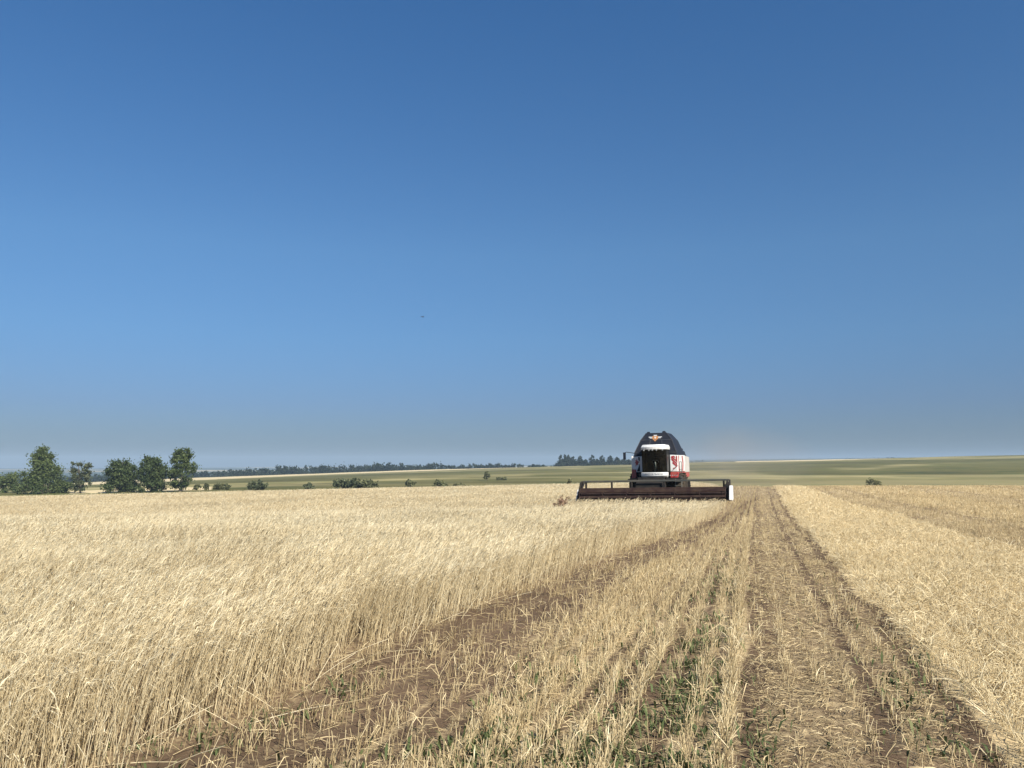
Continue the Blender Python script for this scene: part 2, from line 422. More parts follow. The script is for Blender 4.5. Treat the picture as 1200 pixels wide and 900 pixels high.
def stubble():
    bag = Bag()
    lods = [(1.5, 9, 720, 1.05), (9, 16, 540, 1.2), (16, 28, 280, 1.5), (28, 50, 105, 2.2), (50, 104, 24, 3.8)]
    def m(X, Y):
        lx, ly = to_local(X, Y)
        return (~crop_mask(X, Y)) & ~((np.abs(lx) < 4.0) & (np.abs(ly - .1) < .9)) & (Y < 104)
    for y0, y1, dens, rs in lods:
        X, Y = scatter(y0, y1, dens, m)
        X, Y = rowjit(X, Y, .23, .030 if y0 < 9 else .036)
        S = strip(X, Y) + swerve(X, Y); e = S - edge_line(Y)
        keep = .26 + .62 * fbm(X * 1.6, Y * 1.2, 91, 3)
        keep = keep * row_strength(S, Y)
        trk = np.exp(-((e - .38) / .17) ** 2) + np.exp(-((e - .95) / .15) ** 2)
        keep = np.where(e < 1.2, (.12 + .40 * (vnoise(X * 2, Y * 2, 92) > .45)) * (1 - .85 * np.clip(trk, 0, 1)), keep)
        keep = np.where((S > -.05) & (S < 1.5), .10 + .25 * (vnoise(X * 3, Y * 1.5, 93) > .55), keep)
        gap = np.exp(-((S + .55) / .17) ** 2) * (Y < 16) + .8 * np.exp(-((S + .02) / .1) ** 2)
        keep = keep * (1 - .85 * np.clip(gap, 0, 1))
        keep = np.where(np.abs(S + .25) < .14, 1.1, keep)
        keep = np.where(np.abs(S + .92) < .17, 1.05, keep)
        keep = np.where((S > 1.5) & (S < right_rim(Y)), .45 + .6 * sstep(.3, .6, row_strength(S, Y) - .3), keep)
        mm = np.mod(S - right_rim(Y), 7.3)
        keep = np.where(S >= right_rim(Y), np.where(mm < 3.0, .30, .8), keep)
        clump = vnoise(X * 7, Y * 7, 95)
        keep = keep * (.25 + 1.25 * clump)
        k = rng.random(len(X)) < keep
        X, Y, S, e = X[k], Y[k], S[k], e[k]; n = len(X)
        H = rng.uniform(.10, .23, n) * (.75 + .5 * vnoise(X * 1.5, Y * 1.5, 96))
        H = np.where((S > -.05) & (S < 1.5), H * .6, H)
        H = H * .86
        a = rng.uniform(0, 2 * math.pi, n); lm = np.abs(rng.normal(.12, .28, n))
        L = np.stack([np.cos(a) * lm + .08, np.sin(a) * lm, 0 * a], 1)
        B = np.stack([X, Y, gz(X, Y) - .01], 1)
        t = np.array([0, .5, 1.0])
        P = B[:, None] + np.stack([0 * t, 0 * t, t], 1)[None] * H[:, None, None] + L[:, None] * H[:, None, None] * (t ** 1.3)[None, :, None]
        tn = (.50 + rng.normal(0, .2, n) + .3 * (fbm(X * .7, Y * .7, 97, 2) - .5)).clip(0, 1)
        tn = np.where((S > 1.5) & (S < right_rim(Y)), tn + .2, tn).clip(0, 1)
        tn = np.where(e < 1.1, tn - .1, tn).clip(0, 1)
        tn = np.where((S >= right_rim(Y)) & (np.mod(S - right_rim(Y), 7.3) < 3.0), tn - .10, tn).clip(0, 1)
        bag.tubes(P, np.array([1.1, 1, .95])[None] * (.0023 * rs * rng.uniform(.75, 1.3, n))[:, None], tn)
        # ragged leaf sheath
        k2 = rng.random(n) < np.where((S > -.05) & (S < 1.5), .12, .30)
        Bk, Hk, ak = B[k2], H[k2], rng.uniform(0, 6.28, k2.sum()); nk = len(ak)
        h = np.stack([np.cos(ak), np.sin(ak), 0 * ak], 1)
        p0 = P[k2, 1]; ll = rng.uniform(.04, .13, nk)
        p1 = p0 + h * (ll * .5)[:, None] + np.array([0, 0, 1]) * (ll * .55)[:, None]
        p2 = p1 + h * (ll * .4)[:, None] - np.array([0, 0, 1]) * (ll * rng.uniform(-.5, .35, nk))[:, None]
        bag.ribbons(np.stack([p0, p1, p2], 1), np.array([.7, 1, .2])[None] * np.full((nk, 1), .0048 * rs), (tn[k2] + .05).clip(0, 1))
    o = bag.build('stubble', STUB)
    tag(o, 'short cut barley stubble standing in drill rows', 'stubble', kind='stuff')
stubble()

def litter():
    bag = Bag()
    lods = [(1.5, 9, 1100, 1.0), (9, 16, 700, 1.2), (16, 30, 260, 1.6), (30, 55, 85, 2.5), (55, 104, 26, 3.8)]
    m = lambda X, Y: (~crop_mask(X, Y)) & (Y < 104)
    for y0, y1, dens, rs in lods:
        X, Y = scatter(y0, y1, dens, m)
        S = strip(X, Y) + swerve(X, Y); e = S - edge_line(Y)
        p = np.full(len(X), .15)
        p = np.where(e < 1.2, .09, p)
        mid = (S > -.05) & (S < 1.5)
        tr = np.exp(-((S - .85) / .12) ** 2) + np.exp(-((S - 1.42) / .13) ** 2)
        p = np.where(mid, .85 - .60 * np.clip(tr, 0, 1), p)
        wind = (S > 1.5) & (S < right_rim(Y))
        p = np.where(wind, .55 + .5 * sstep(.35, .6, fbm(X * .9, Y * .6, 141, 3)), p)
        mm = np.mod(S - right_rim(Y), 7.3)
        p = np.where(S >= right_rim(Y), np.where(mm < 3.0, .40, .9), p)
        p = p * (.5 + .9 * fbm(X * 2.0, Y * 2.0, 101, 3))
        k = rng.random(len(X)) < p
        X, Y, S, wind, mid = X[k], Y[k], S[k], wind[k], mid[k]; n = len(X)
        ll = np.where(wind, rng.uniform(.06, .26, n), np.where(mid, rng.gamma(2., .030, n), rng.gamma(2., .055, n))).clip(.03, .5)
        a = rng.uniform(0, 2 * math.pi, n)
        pitch = np.where(wind, np.abs(rng.normal(.25, .40, n)), np.abs(rng.normal(0, .13, n)))
        lift = np.where(wind, rng.uniform(0, .13, n) * (.4 + vnoise(X * 1.1, Y * 1.1, 103)), rng.uniform(.003, .02, n))
        d = np.stack([np.cos(a) * np.cos(pitch), np.sin(a) * np.cos(pitch), np.sin(pitch)], 1)
        C = np.stack([X, Y, gz(X, Y) + lift], 1)
        t = np.array([0, .5, 1.])
        bend = rng.normal(0, .12, n)
        P = C[:, None] + d[:, None] * (ll[:, None] * t)[:, :, None]
        P[:, 1, 2] += np.abs(bend) * ll
        P[:, :, 2] = np.maximum(P[:, :, 2], gz(P[:, :, 0], P[:, :, 1]) + .004)
        tn = (np.where(wind, .70, np.where(mid, .38, .42)) + rng.normal(0, .19, n)).clip(0, 1)
        half = rng.random(n) < .6
        bag.tubes(P[half], np.full((half.sum(), 3), .0021 * rs) * rng.uniform(.7, 1.3, (half.sum(), 1)), tn[half])
        o = ~half
        bag.ribbons(P[o], np.array([.8, 1, .4])[None] * np.full((o.sum(), 1), .0050 * rs) * rng.uniform(.6, 1.3, (o.sum(), 1)), tn[o])
    o = bag.build('straw_litter', STUB)
    tag(o, 'loose cut straw and chaff lying over the stubble', 'straw', kind='stuff')
litter()

def weeds():
    bag = Bag()
    # (swath, depth, spread across, spread along, count)
    spots = [(-.52, 6.0, .13, .9, 900), (-.50, 8.5, .13, 1.2, 800), (-.48, 11.5, .14, 1.5, 600), (-1.05, 5.9, .16, .5, 420), (-1.0, 9.2, .2, 1.0, 300),
             (-2.02, 4.85, .16, .22, 420), (-1.62, 5.6, .16, .35, 420), (-1.75, 6.8, .12, .4, 220), (-.95, 5.1, .12, .25, 240), (-.45, 4.95, .1, .25, 160), (.0, 5.2, .05, .25, 90),
             (2.6, 11.6, .16, .25, 300), (2.75, 8.5, .1, .15, 160), (1.2, 5.3, .15, .3, 110), (1.05, 6.4, .12, .3, 90), (1.45, 7.4, .1, .7, 140),
             (-3.3, 6.2, .12, .3, 140), (-3.6, 5.3, .2, .3, 130), (-.7, 15, .2, 2., 300), (.9, 9, .2, 2., 120), (6.6, 19, .3, .3, 140)]
    for s, y, ws, wy, n in spots:
        n = int(n * 1.5); Y = y + rng.normal(0, wy * 1.4, n); S = s + rng.normal(0, ws * 1.35, n)
        Y = np.maximum(Y, 2)
        X = S + (280 / F) * Y + KC * Y * Y
        k = (fbm(X * 3, Y * 3, 111, 2) > .40) & (rng.random(n) < .85)
        X, Y = X[k], Y[k]; n = len(X)
        B = np.stack([X, Y, gz(X, Y) - .005], 1)
        a = rng.uniform(0, 6.28, n); H = rng.uniform(.03, .11, n); sp = rng.uniform(.15, 1.1, n)
        h = np.stack([np.cos(a), np.sin(a), 0 * a], 1)
        p1 = B + h * (H * sp * .4)[:, None] + np.array([0, 0, 1]) * (H * .65)[:, None]
        p2 = p1 + h * (H * sp * .7)[:, None] + np.array([0, 0, 1]) * (H * rng.uniform(-.2, .4, n))[:, None]
        broad = rng.random(n) < .35
        w = np.where(broad, .020, .0065)
        bag.ribbons(np.stack([B, p1, p2], 1), np.stack([w * .5, w, w * .15], 1), rng.normal(.5, .22, n).clip(0, 1), side=np.stack([-np.sin(a), np.cos(a), 0 * a], 1))
    o = bag.build('green_weeds', GREEN)
    tag(o, 'low green weeds growing in gaps between stubble rows', 'weeds', kind='stuff')
weeds()

# ---------------------------------------------------------------- trees and shrubs
BARK = paint('bark', (.085, .07, .055), .9, dirt=.3, dcol=(.16, .14, .11), scale=6)
def leaf_mat(name, a, b, c): return tint_mat(name, [(0, a), (.5, b), (1, c)], .55, .22, .2)
LEAF_MID = leaf_mat('leaf_mid', (.036, .052, .018), (.074, .102, .033), (.14, .165, .058))
LEAF_DARK = leaf_mat('leaf_dark', (.026, .042, .014), (.052, .076, .025), (.100, .122, .042))
LEAF_GREY = leaf_mat('leaf_grey', (.045, .058, .030), (.085, .100, .050), (.15, .16, .085))
LEAF_PALE = leaf_mat('leaf_pale', (.07, .078, .036), (.115, .122, .056), (.19, .19, .09))
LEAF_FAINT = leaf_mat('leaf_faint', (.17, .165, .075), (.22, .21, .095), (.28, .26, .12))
NEEDLE = leaf_mat('needle', (.010, .019, .010), (.019, .032, .016), (.036, .052, .024))
DRYW = tint_mat('dry_weed', [(0, (.10, .055, .04)), (.5, (.20, .12, .08)), (1, (.33, .22, .14))], .8)

def place(px, ybase, y0=150, y1=1200):
    """the point of the terrain seen at this column and row"""
    Y = np.linspace(y0, y1, 4000); X = (px - 600) / F * Y
    row = HORIZON - F * (ground_h(X, Y) - EYE) / Y
    i = int(np.argmin(np.abs(row - ybase) + (Y - y0) * 1e-5))
    return X[i], Y[i]

def leaves(bag, centres, rad, count, size, rs, ground=False):
    """leaf clumps through the volume of ellipsoidal sprays, thicker towards the outside"""
    n = count
    ci = rs.integers(0, len(centres), n)
    d = rs.normal(size=(n, 3)); d /= np.linalg.norm(d, axis=1, keepdims=True)
    rr = np.abs(rs.normal(0, .62, n))
    P = centres[ci] + d * rr[:, None] * rad[ci]
    if ground: P[:, 2] = np.abs(P[:, 2])
    s = size * rs.uniform(.5, 1.4, n)
    a = rs.normal(size=(n, 3)); a /= np.linalg.norm(a, axis=1, keepdims=True)
    A = P - a * s[:, None] / 2; B = P + a * s[:, None] / 2; C = P + rs.normal(size=(n, 3)) * (s * .25)[:, None]
    tn = (.5 + (rs.random(len(centres))[ci] - .5) * .55 + rs.normal(0, .2, n)).clip(0, 1)
    side = np.cross(a, rs.normal(size=(n, 3)))
    bag.ribbons(np.stack([A, C, B], 1), np.stack([s * .25, s * .8, s * .2], 1), tn, side=side)

def limbs(bag, h, r0, tips, rs, first=.25):
    k = 6; t = np.linspace(0, 1, k)
    top = np.array([rs.normal(0, .03) * h, rs.normal(0, .03) * h, h * .86])
    tr = np.stack([top * u + np.array([math.sin(u * 5) * .02 * h, math.cos(u * 4) * .015 * h - .015 * h, 0]) for u in t])
    tr[0] = (0, 0, -.15)
    bag.tubes(tr[None], (r0 * (1 - .8 * t) * (1 + .5 * (t < .05)))[None], np.array([.5]), 8)
    for c in tips:
        u = rs.uniform(first, .7); s0 = top * u
        mid = (s0 + c) / 2 + np.array([0, 0, .06 * h])
        P = np.stack([s0, mid, c])
        rb = r0 * .42 * (1 - .6 * u)
        bag.tubes(P[None], np.array([[rb, rb * .6, rb * .15]]), np.array([.5]), 5)

def add_tree(name, label, cat, px, ybase, ytop, wpx, shape, mat, seed, size=.42, nleaf=5000, group=None, depth=None, Y=None):
    if Y is None: X, Y = place(px, ybase)
    else: X = (px - 600) / F * Y
    z = float(ground_h(X, Y))
    vis = HORIZON - F * (z - EYE) / Y
    h = (vis - ytop) / F * Y; w = wpx / F * Y
    rs = np.random.default_rng(seed)
    root = bpy.data.objects.new(name, None); link(root); root.location = (X, Y, z); root.empty_display_size = .5
    tag(root, label, cat, group)
    C = []; Rd = []
    def spray(x, y, zz, r, rz=None): C.append((x, y, zz)); Rd.append((r, r, rz or r * .8))
    if shape == 'cone':        # broad at the foot, a peak off centre
        for i in range(80):
            u = rs.random() ** 1.1; rr = (1 - u) ** .8 * .5 * w + .05 * w
            a = rs.uniform(0, 6.28); q = rr * math.sqrt(rs.uniform(.15, 1)) * .85
            spray(math.cos(a) * q, math.sin(a) * q, h * (.06 + .85 * u), w * (.12 + .07 * rs.random()) * (1.1 - .45 * u))
    elif shape == 'round':
        for i in range(70):
            v = rs.normal(size=3); v /= np.linalg.norm(v); q = rs.uniform(.35, .8)
            spray(v[0] * q * w * .5, v[1] * q * w * .5, h * .52 + v[2] * q * h * .50, w * rs.uniform(.11, .18))
        for i in range(22):
            a = rs.uniform(0, 6.28); q = math.sqrt(rs.random()) * .42; spray(math.cos(a) * w * q, math.sin(a) * w * q, h * rs.uniform(.05, .3), w * .15)
    elif shape == 'tall':      # an egg of leaves on a clear stem
        for i in range(75):
            u = rs.random(); rr = w * .5 * (math.sin(math.pi * (.12 + .80 * u)) ** .7)
            a = rs.uniform(0, 6.28); q = rr * math.sqrt(rs.uniform(.1, 1)) * .85
            spray(math.cos(a) * q + .08 * w * (u - .5), math.sin(a) * q, h * (.12 + .82 * u), w * rs.uniform(.10, .17))
    elif shape == 'fork':      # open crown of two heads
        for i in range(44):
            s = rs.choice([-1, 1]); u = rs.random()
            spray(s * w * (.12 + .16 * u) + rs.normal(0, .09) * w, rs.normal(0, .13) * w, h * (.12 + .80 * u * (1 if s < 0 else .95)), w * rs.uniform(.09, .15))
    elif shape == 'bush':
        for i in range(22):
            a = rs.uniform(0, 6.28); q = math.sqrt(rs.random()) * .40 * w; u = rs.random()
            spray(math.cos(a) * q, math.sin(a) * q, h * (.12 + .70 * u * (1 - (q / (.5 * w)) ** 2 * .75)), min(w, h * 1.5) * rs.uniform(.11, .19))
    elif shape == 'spire':     # fir: tiers of drooping sprays
        for i in range(15):
            u = i / 14; rr = w * .5 * (1 - u) ** .48 + .04 * w
            for j in range(max(2, int(8 * (1 - u)))):
                a = rs.uniform(0, 6.28)
                spray(math.cos(a) * rr * .62, math.sin(a) * rr * .62, h * (.06 + .9 * u), rr * .55 + .05, h * .05)
    C = np.array(C); Rd = np.array(Rd)
    tb = Bag()
    r0 = max(.05, h * (.026 if shape != 'bush' else .02))
    limbs(tb, h if shape != 'bush' else h * .7, r0, C[rs.choice(len(C), min(len(C), 12), replace=False)] * np.array([.9, .9, .97]), rs, .2 if shape != 'spire' else .1)
    tb.build('trunk' if shape != 'bush' else 'stem', BARK, root)
    lb = Bag(); leaves(lb, C, Rd, nleaf, size, rs, True)
    lb.build('crown' if shape != 'bush' else 'foliage', mat, root)
    return root

BIG = 'trees standing beyond the left end of the barley'
add_tree('broadleaf_tree', 'tallest broad tree with a peaked crown beyond the barley at far left', 'tree', 53, 578, 521, 58, 'cone', LEAF_MID, 1, .40, 16000, BIG)
add_tree('broadleaf_tree', 'small open tree with a forked two-headed crown beside the tall peaked tree', 'tree', 98, 577.5, 540, 30, 'fork', LEAF_GREY, 2, .36, 4500, BIG)
add_tree('broadleaf_tree', 'dark low round-crowned tree, left one of a touching pair', 'tree', 146, 576.5, 533.5, 44, 'round', LEAF_DARK, 3, .38, 14000, BIG)
add_tree('broadleaf_tree', 'dark round-crowned tree with a bumpy top, right one of a touching pair', 'tree', 181, 576, 532.5, 37, 'round', LEAF_DARK, 4, .38, 12000, BIG)
add_tree('broadleaf_tree', 'tall egg-shaped tree on a narrow clear stem at the right end of the tree row', 'tree', 215, 575.5, 524.5, 36, 'tall', LEAF_MID, 5, .36, 10000, BIG)

BU = 'bushes along the far rim of the barley'
HE = 'bushy thicket behind the tall peaked tree'
add_tree('bush', 'wide grey-green thicket at the far left rim beside the tallest tree', 'bush', 8, 577.5, 552, 58, 'bush', LEAF_MID, 21, .45, 11000, HE)
add_tree('bush', 'low bush filling the foot between tallest tree and forked tree', 'bush', 80, 577, 562, 26, 'bush', LEAF_MID, 22, .42, 3600, HE)
blist = [(234, 574, 564, 9, 'tiny round bush nearest to the egg-shaped tree'), (244, 574, 563.5, 8, 'tiny upright bush second from the egg-shaped tree'),
         (259, 573.5, 564, 14, 'small wide bush between the tiny bushes and the dome-shaped bush'), (269, 573.5, 563.5, 9, 'small pointed bush just left of the dome-shaped bush'),
         (302, 573.8, 561, 29, 'dome-shaped dark bush standing alone right of the small bush row'), (364, 573.2, 564.5, 12, 'small triangular bush halfway between the dome bush and the big bush clump'),
         (402, 572.5, 557.5, 23, 'left bush of the big three-bush clump at the barley rim'), (419, 572.5, 558.5, 24, 'middle bush of the big three-bush clump at the barley rim'),
         (434, 572.5, 559.5, 21, 'right and lowest bush of the big three-bush clump'),
         (481, 571.5, 560.5, 14, 'narrow pale bush right of the big three-bush clump'), (517, 571, 561, 20, 'low rounded bush in the middle of the barley rim'),
         (539, 571, 566, 17, 'flattest low bush at the barley rim'), (571, 563, 550, 9, 'slim upright bush out on the olive slope'),
         (588, 562.5, 557, 14, 'low sprawling bush on the slope beside the slim upright bush'), (667, 570.2, 557, 8, 'lone thin sapling bush just left of the harvester header'),
         (1021, 569.5, 558.5, 19, 'faint green bush on the slope right of the harvester')]
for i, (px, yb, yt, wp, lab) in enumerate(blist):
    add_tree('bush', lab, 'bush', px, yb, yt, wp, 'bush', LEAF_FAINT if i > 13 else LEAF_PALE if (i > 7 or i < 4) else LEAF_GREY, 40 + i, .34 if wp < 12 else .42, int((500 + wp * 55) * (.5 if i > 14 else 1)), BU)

CON = 'dark row of conifers on the ridge left of the harvester'
cl = [(657, 533, 6), (661.5, 532.8, 6), (666, 533.2, 6), (671.5, 535, 8), (679.5, 534.6, 7.5), (686, 538.5, 7), (693.5, 533.2, 7), (699.5, 538, 7), (705.5, 534, 8), (714.5, 534.2, 7), (722.5, 535.8, 7.5), (730, 538.2, 8), (736.5, 538.6, 8)]
cw = ['first', 'second', 'third', 'fourth', 'fifth', 'sixth', 'seventh', 'eighth', 'ninth', 'tenth', 'eleventh', 'twelfth', 'thirteenth']
for i, (px, yt, wp) in enumerate(cl):
    extra = {0: 'at the open end', 5: 'short and half hidden', 6: 'tallest single spire standing apart', 12: 'low, closest to the harvester'}.get(i, 'dark spire')
    add_tree('conifer_tree', f'{cw[i]} conifer from the left in the ridge row, {extra}', 'conifer', px, 545, yt, wp * 1.3, 'spire', NEEDLE, 80 + i, .8, 2600, CON, Y=770 + (i * 37) % 26)

def treeline(name, label, pts, n, seed, hgt, mat, nleaf=130):
    rs = np.random.default_rng(seed)
    tb = Bag(); lb = Bag()
    for i in range(n):
        px = rs.uniform(pts[0], pts[1]); Y = rs.uniform(*pts[2])
        X = (px - 600) / F * Y; z = float(ground_h(X, Y))
        h = hgt(px) * rs.uniform(.85, 1.08); w = h * rs.uniform(.7, 1.1)
        m = 12
        C = np.stack([X + rs.normal(0, .30, m) * w, Y + rs.normal(0, .24, m) * w, z + h * (.02 + .86 * rs.random(m) ** 1.4)], 1)
        leaves(lb, C, np.full((m, 3), w * .20), nleaf, 1.25, rs)
        tb.tubes(np.array([[[X, Y, z - .3], [X, Y, z + h * .7]]]), np.array([[.2, .06]]), np.array([.4]), 4)
    for b in (tb,): lb.v += [v for v in b.v]; lb.t += b.t; [lb.f[4].append(f + lb.n) for f in b.f[4]]; lb.n += b.n
    o = lb.build(name, mat)
    tag(o, label, 'wood', kind='stuff')
treeline('far_wood', 'dark far wood lying along the ridge beyond the pale field', (-140, 745, (805, 900)), 1000, 5,
         lambda p: float(np.interp(p, [-140, 230, 285, 320, 400, 520, 640, 660, 745], [10, 9.5, 9.0, 11.5, 11, 8.8, 5.5, 5.5, 6])) * (.91 + .18 * float(vnoise(p / 30., 1.5, 7))), NEEDLE, 230)
treeline('distant_wood', 'thin hazy distant wood beyond the right meadow ridge', (790, 1100, (1500, 1650)), 420, 6, lambda p: 15 * (.7 + .6 * float(vnoise(p / 20., 2.5, 8))), NEEDLE, 90)

# dried weeds sticking out of the crop
def dry_weed(px, Y, h, label, seed):
    rs = np.random.default_rng(seed)
    X = (px - 600) / F * Y; z = float(gz(X, Y))
    root = bpy.data.objects.new('dry_weed', None); link(root); root.location = (X, Y, z)
    tag(root, label, 'weed', 'dead weeds standing in the barley')
    st = Bag(); lf = Bag()
    n = 11
    for i in range(n):
        a = rs.uniform(0, 6.28); sp = rs.uniform(.1, .5)
        tip = np.array([math.cos(a) * sp * h * .7, math.sin(a) * sp * h * .7, h * rs.uniform(.75, 1.05)])
        P = np.stack([[0, 0, 0], tip * np.array([.35, .35, .55]), tip])
        st.tubes(P[None], np.array([[.012, .009, .004]]), np.array([rs.uniform(.2, .6)]), 5)
        for j in range(9):
            b = tip * rs.uniform(.5, 1); q = rs.uniform(0, 6.28); l = rs.uniform(.06, .16)
            e = b + np.array([math.cos(q) * l, math.sin(q) * l, l * rs.uniform(-.2, .8)])
            lf.ribbons(np.stack([b, (b + e) / 2, e])[None], np.array([[.015, .045, .01]]), np.array([rs.random()]))
    st.build('stem', DRYW, root); lf.build('leaves', DRYW, root)
dry_weed(663, 36.5, .92, 'reddish dead weed clump in the barley beside the left header end', 1)
dry_weed(655, 34.0, .86, 'thin dead weed stalk left of the reddish weed clump', 2)

# ---------------------------------------------------------------- combine harvester
def bm_obj(name, bm, mat, parent, bevel=0.0, smooth=False):
    me = bpy.data.meshes.new(name); 
    bmesh.ops.recalc_face_normals(bm, faces=bm.faces[:])
    bm.to_mesh(me); bm.free(); me.materials.append(mat)
    if smooth:
        for p in me.polygons: p.use_smooth = True
    o = link(bpy.data.objects.new(name, me), parent)
    if bevel:
        md = o.modifiers.new('bevel', 'BEVEL'); md.width = bevel; md.segments = 2; md.limit_method = 'ANGLE'
    return o

def box(bm, x0, x1, y0, y1, z0, z1, taper=None):
    """taper: (x scale, y shift) of the top face"""
    vs = []
    cx = (x0 + x1) / 2
    for z in (z0, z1):
        sc, sh = (taper if (taper and z == z1) else (1, 0))
        for x, y in ((x0, y0), (x1, y0), (x1, y1), (x0, y1)):
            vs.append(bm.verts.new((cx + (x - cx) * sc, y + sh, z)))
    for f in ((0, 1, 2, 3), (4, 5, 6, 7), (0, 1, 5, 4), (1, 2, 6, 5), (2, 3, 7, 6), (3, 0, 4, 7)):
        bm.faces.new([vs[i] for i in f])

def loft(bm, rings, cap=True):
    vr = [[bm.verts.new(p) for p in r] for r in rings]
    n = len(vr[0])
    for a, b in zip(vr, vr[1:]):
        for i in range(n): bm.faces.new((a[i], a[(i + 1) % n], b[(i + 1) % n], b[i]))
    if cap: bm.faces.new(vr[0]); bm.faces.new(vr[-1])

def rod(bm, p, q, r, n=8):
    p = Vector(p); q = Vector(q); d = (q - p).normalized()
    u = d.orthogonal().normalized(); w = d.cross(u)
    loft(bm, [[tuple(c + r * (u * math.cos(6.2832 * i / n) + w * math.sin(6.2832 * i / n))) for i in range(n)] for c in (p, q)])

def plate(bm, pts, y0, y1, axis='y'):
    """polygon of (a, z) points extruded along y (or along x when axis == 'x')"""
    f = (lambda a, z, d: (a, d, z)) if axis == 'y' else (lambda a, z, d: (d, a, z))
    loft(bm, [[f(a, z, y0) for a, z in pts], [f(a, z, y1) for a, z in pts]])

def lathe(bm, prof, cx, cy, cz, n=28):
    """profile (x, r) turned round the x axis"""
    rings = [[(cx + x, cy + r * math.cos(6.2832 * i / n), cz + r * math.sin(6.2832 * i / n)) for i in range(n)] for x, r in prof]
    loft(bm, rings, True)

def combine():
    root = bpy.data.objects.new('combine_harvester', None); link(root)
    root.location = (CB[0], CB[1], 0.0)
    root.rotation_euler = (0, R(-1.15), CROT)
    tag(root, 'white, red and black combine harvester cutting the barley edge', 'combine harvester')
    def part(name, mat, fn, parent=root, bevel=.0, smooth=False):
        bm = bmesh.new(); fn(bm); return bm_obj(name, bm, mat, parent, bevel, smooth)

    # -- header and its sub-parts
    HW = 3.60
    def hdr(bm):    # trough and rear wall
        plate(bm, [(.62, .12), (.62, .60), (.54, .60), (.50, .22), (.10, .12), (-.42, .13), (-.42, .09), (.12, .06)], -HW, HW, 'x')
        for x in (-2.45, -1.2, 1.2, 2.45): box(bm, x - .04, x + .04, .622, .70, .1, .59)
    header = part('header', M_DARK, hdr)
    header.location.z = -.09
    part('top_tube', M_GREY, lambda bm: (box(bm, -HW, HW, .50, .60, .985, 1.075)), header, .015)
    for x in (-3.42, -2.10, -1.10, .50, 1.72, 3.34):
        part('post', M_DARK, lambda bm: box(bm, x - .045, x + .045, .51, .59, .602, .983), header, .008)
    for sx in (-1, 1):
        def endp(bm):
            pts = [(.66, .1), (.66, 1.02), (.45, 1.05), (.2, .95), (-.40, .34), (-.60, .10), (-.2, .04)]
            plate(bm, pts, sx * (HW + .004), sx * (HW + .054), 'x')
        part('end_plate', M_DARK, endp, header, .006)
        def arm(bm):
            rod(bm, (sx * (HW - .09), .56, 1.0), (sx * (HW - .09), -.36, .40), .045)
            box(bm, sx * (HW - .09) - .05, sx * (HW - .09) + .05, -.45, -.27, .30, .48)
        part('reel_arm', M_DARK, arm, header)
        def div(bm):
            pts = [(.10, .12), (.10, .76), (-.30, .78), (-.50, .66), (-.80, .13), (-.7, .08), (-.3, .08)] if sx > 0 else [(.3, .14), (.3, .66), (-.1, .66), (-.5, .14)]
            plate(bm, pts, sx * (HW + .06), sx * (HW + (.20 if sx > 0 else .11)), 'x')
        part('crop_divider', M_WHITE, div, header, .02)
    def auger(bm):
        lathe(bm, [(-HW + .06, .13), (HW - .06, .13)], 0, .24, .36, 16)
        for k in range(60):
            for s in (-1, 1):
                x = s * (.6 + k * .05); a = k * .62
                c = Vector((x, .24, .36)); d = Vector((0, math.cos(a), math.sin(a)))
                rod(bm, c + d * .12, c + d * .24, .025, 4)
    part('auger', M_GREY, auger, header)
    RC = (-.36, .40); RR = .28
    def reel(bm):
        rod(bm, (-HW + .1, RC[0], RC[1]), (HW - .1, RC[0], RC[1]), .07, 10)
        for k in range(6):
            a = k * math.pi / 3 + .35
            y = RC[0] + RR * math.cos(a); z = RC[1] + RR * math.sin(a)
            box(bm, -HW + .1, HW - .1, y - .022, y + .022, z - .05, z + .05)
            for x in np.linspace(-HW + .12, HW - .12, 7):
                rod(bm, (x, RC[0], RC[1]), (x, y, z), .02, 5)
                a2 = a + math.pi / 3
                rod(bm, (x, y, z), (x, RC[0] + RR * math.cos(a2), RC[1] + RR * math.sin(a2)), .014, 4)
            for x in np.arange(-HW + .2, HW - .15, .15):
                rod(bm, (x, y, z - .04), (x, y + .03, max(z - .18, .03)), .007, 3)
    part('reel', M_REEL, reel, header)
    def knife(bm):
        box(bm, -HW, HW, -.50, -.424, .085, .105)
        for x in np.arange(-HW + .06, HW, .152): box(bm, x - .02, x + .02, -.60, -.502, .086, .104)
    part('cutter_bar', M_GREY, knife, header)

    part('drive_guard', M_DARK, lambda bm: plate(bm, [(HW - .50, .08), (HW - .40, .42), (HW - .06, .95), (HW - .004, .95), (HW - .004, .08)], -.20, .30), header, .01)
    # -- feeder house
    def feeder(bm):
        pts = [(.64, .16), (.64, .80), (2.2, 1.30), (2.9, 1.5), (2.9, .9)]
        plate(bm, pts, -.68, .68, 'x')
        for y in (.95, 1.35, 1.75): box(bm, -.70, .70, y, y + .06, .50 + (y - .6) * .33, .86 + (y - .6) * .33)
    part('feeder_house', M_DARK, feeder, bevel=.01)

    # -- body
    def shell(bm):
        box(bm, -1.18, 1.18, 2.7, 7.0, 1.0, 2.2)
        plate(bm, [(7.0, 1.05), (7.0, 2.15), (7.9, 1.9), (8.3, 1.3), (8.1, .9)], -1.0, 1.0, 'x')
    part('body', M_DARK, shell, bevel=.03)
    part('chassis', M_DARK, lambda bm: box(bm, -1.3, 1.3, 2.9, 3.0, .20, .998))
    part('engine_hood', M_NAVY, lambda bm: (box(bm, -1.05, 1.08, 5.75, 7.2, 2.203, 2.48, (.92, 0)), box(bm, .3, .95, 6.2, 6.9, 2.483, 2.62)), bevel=.03)
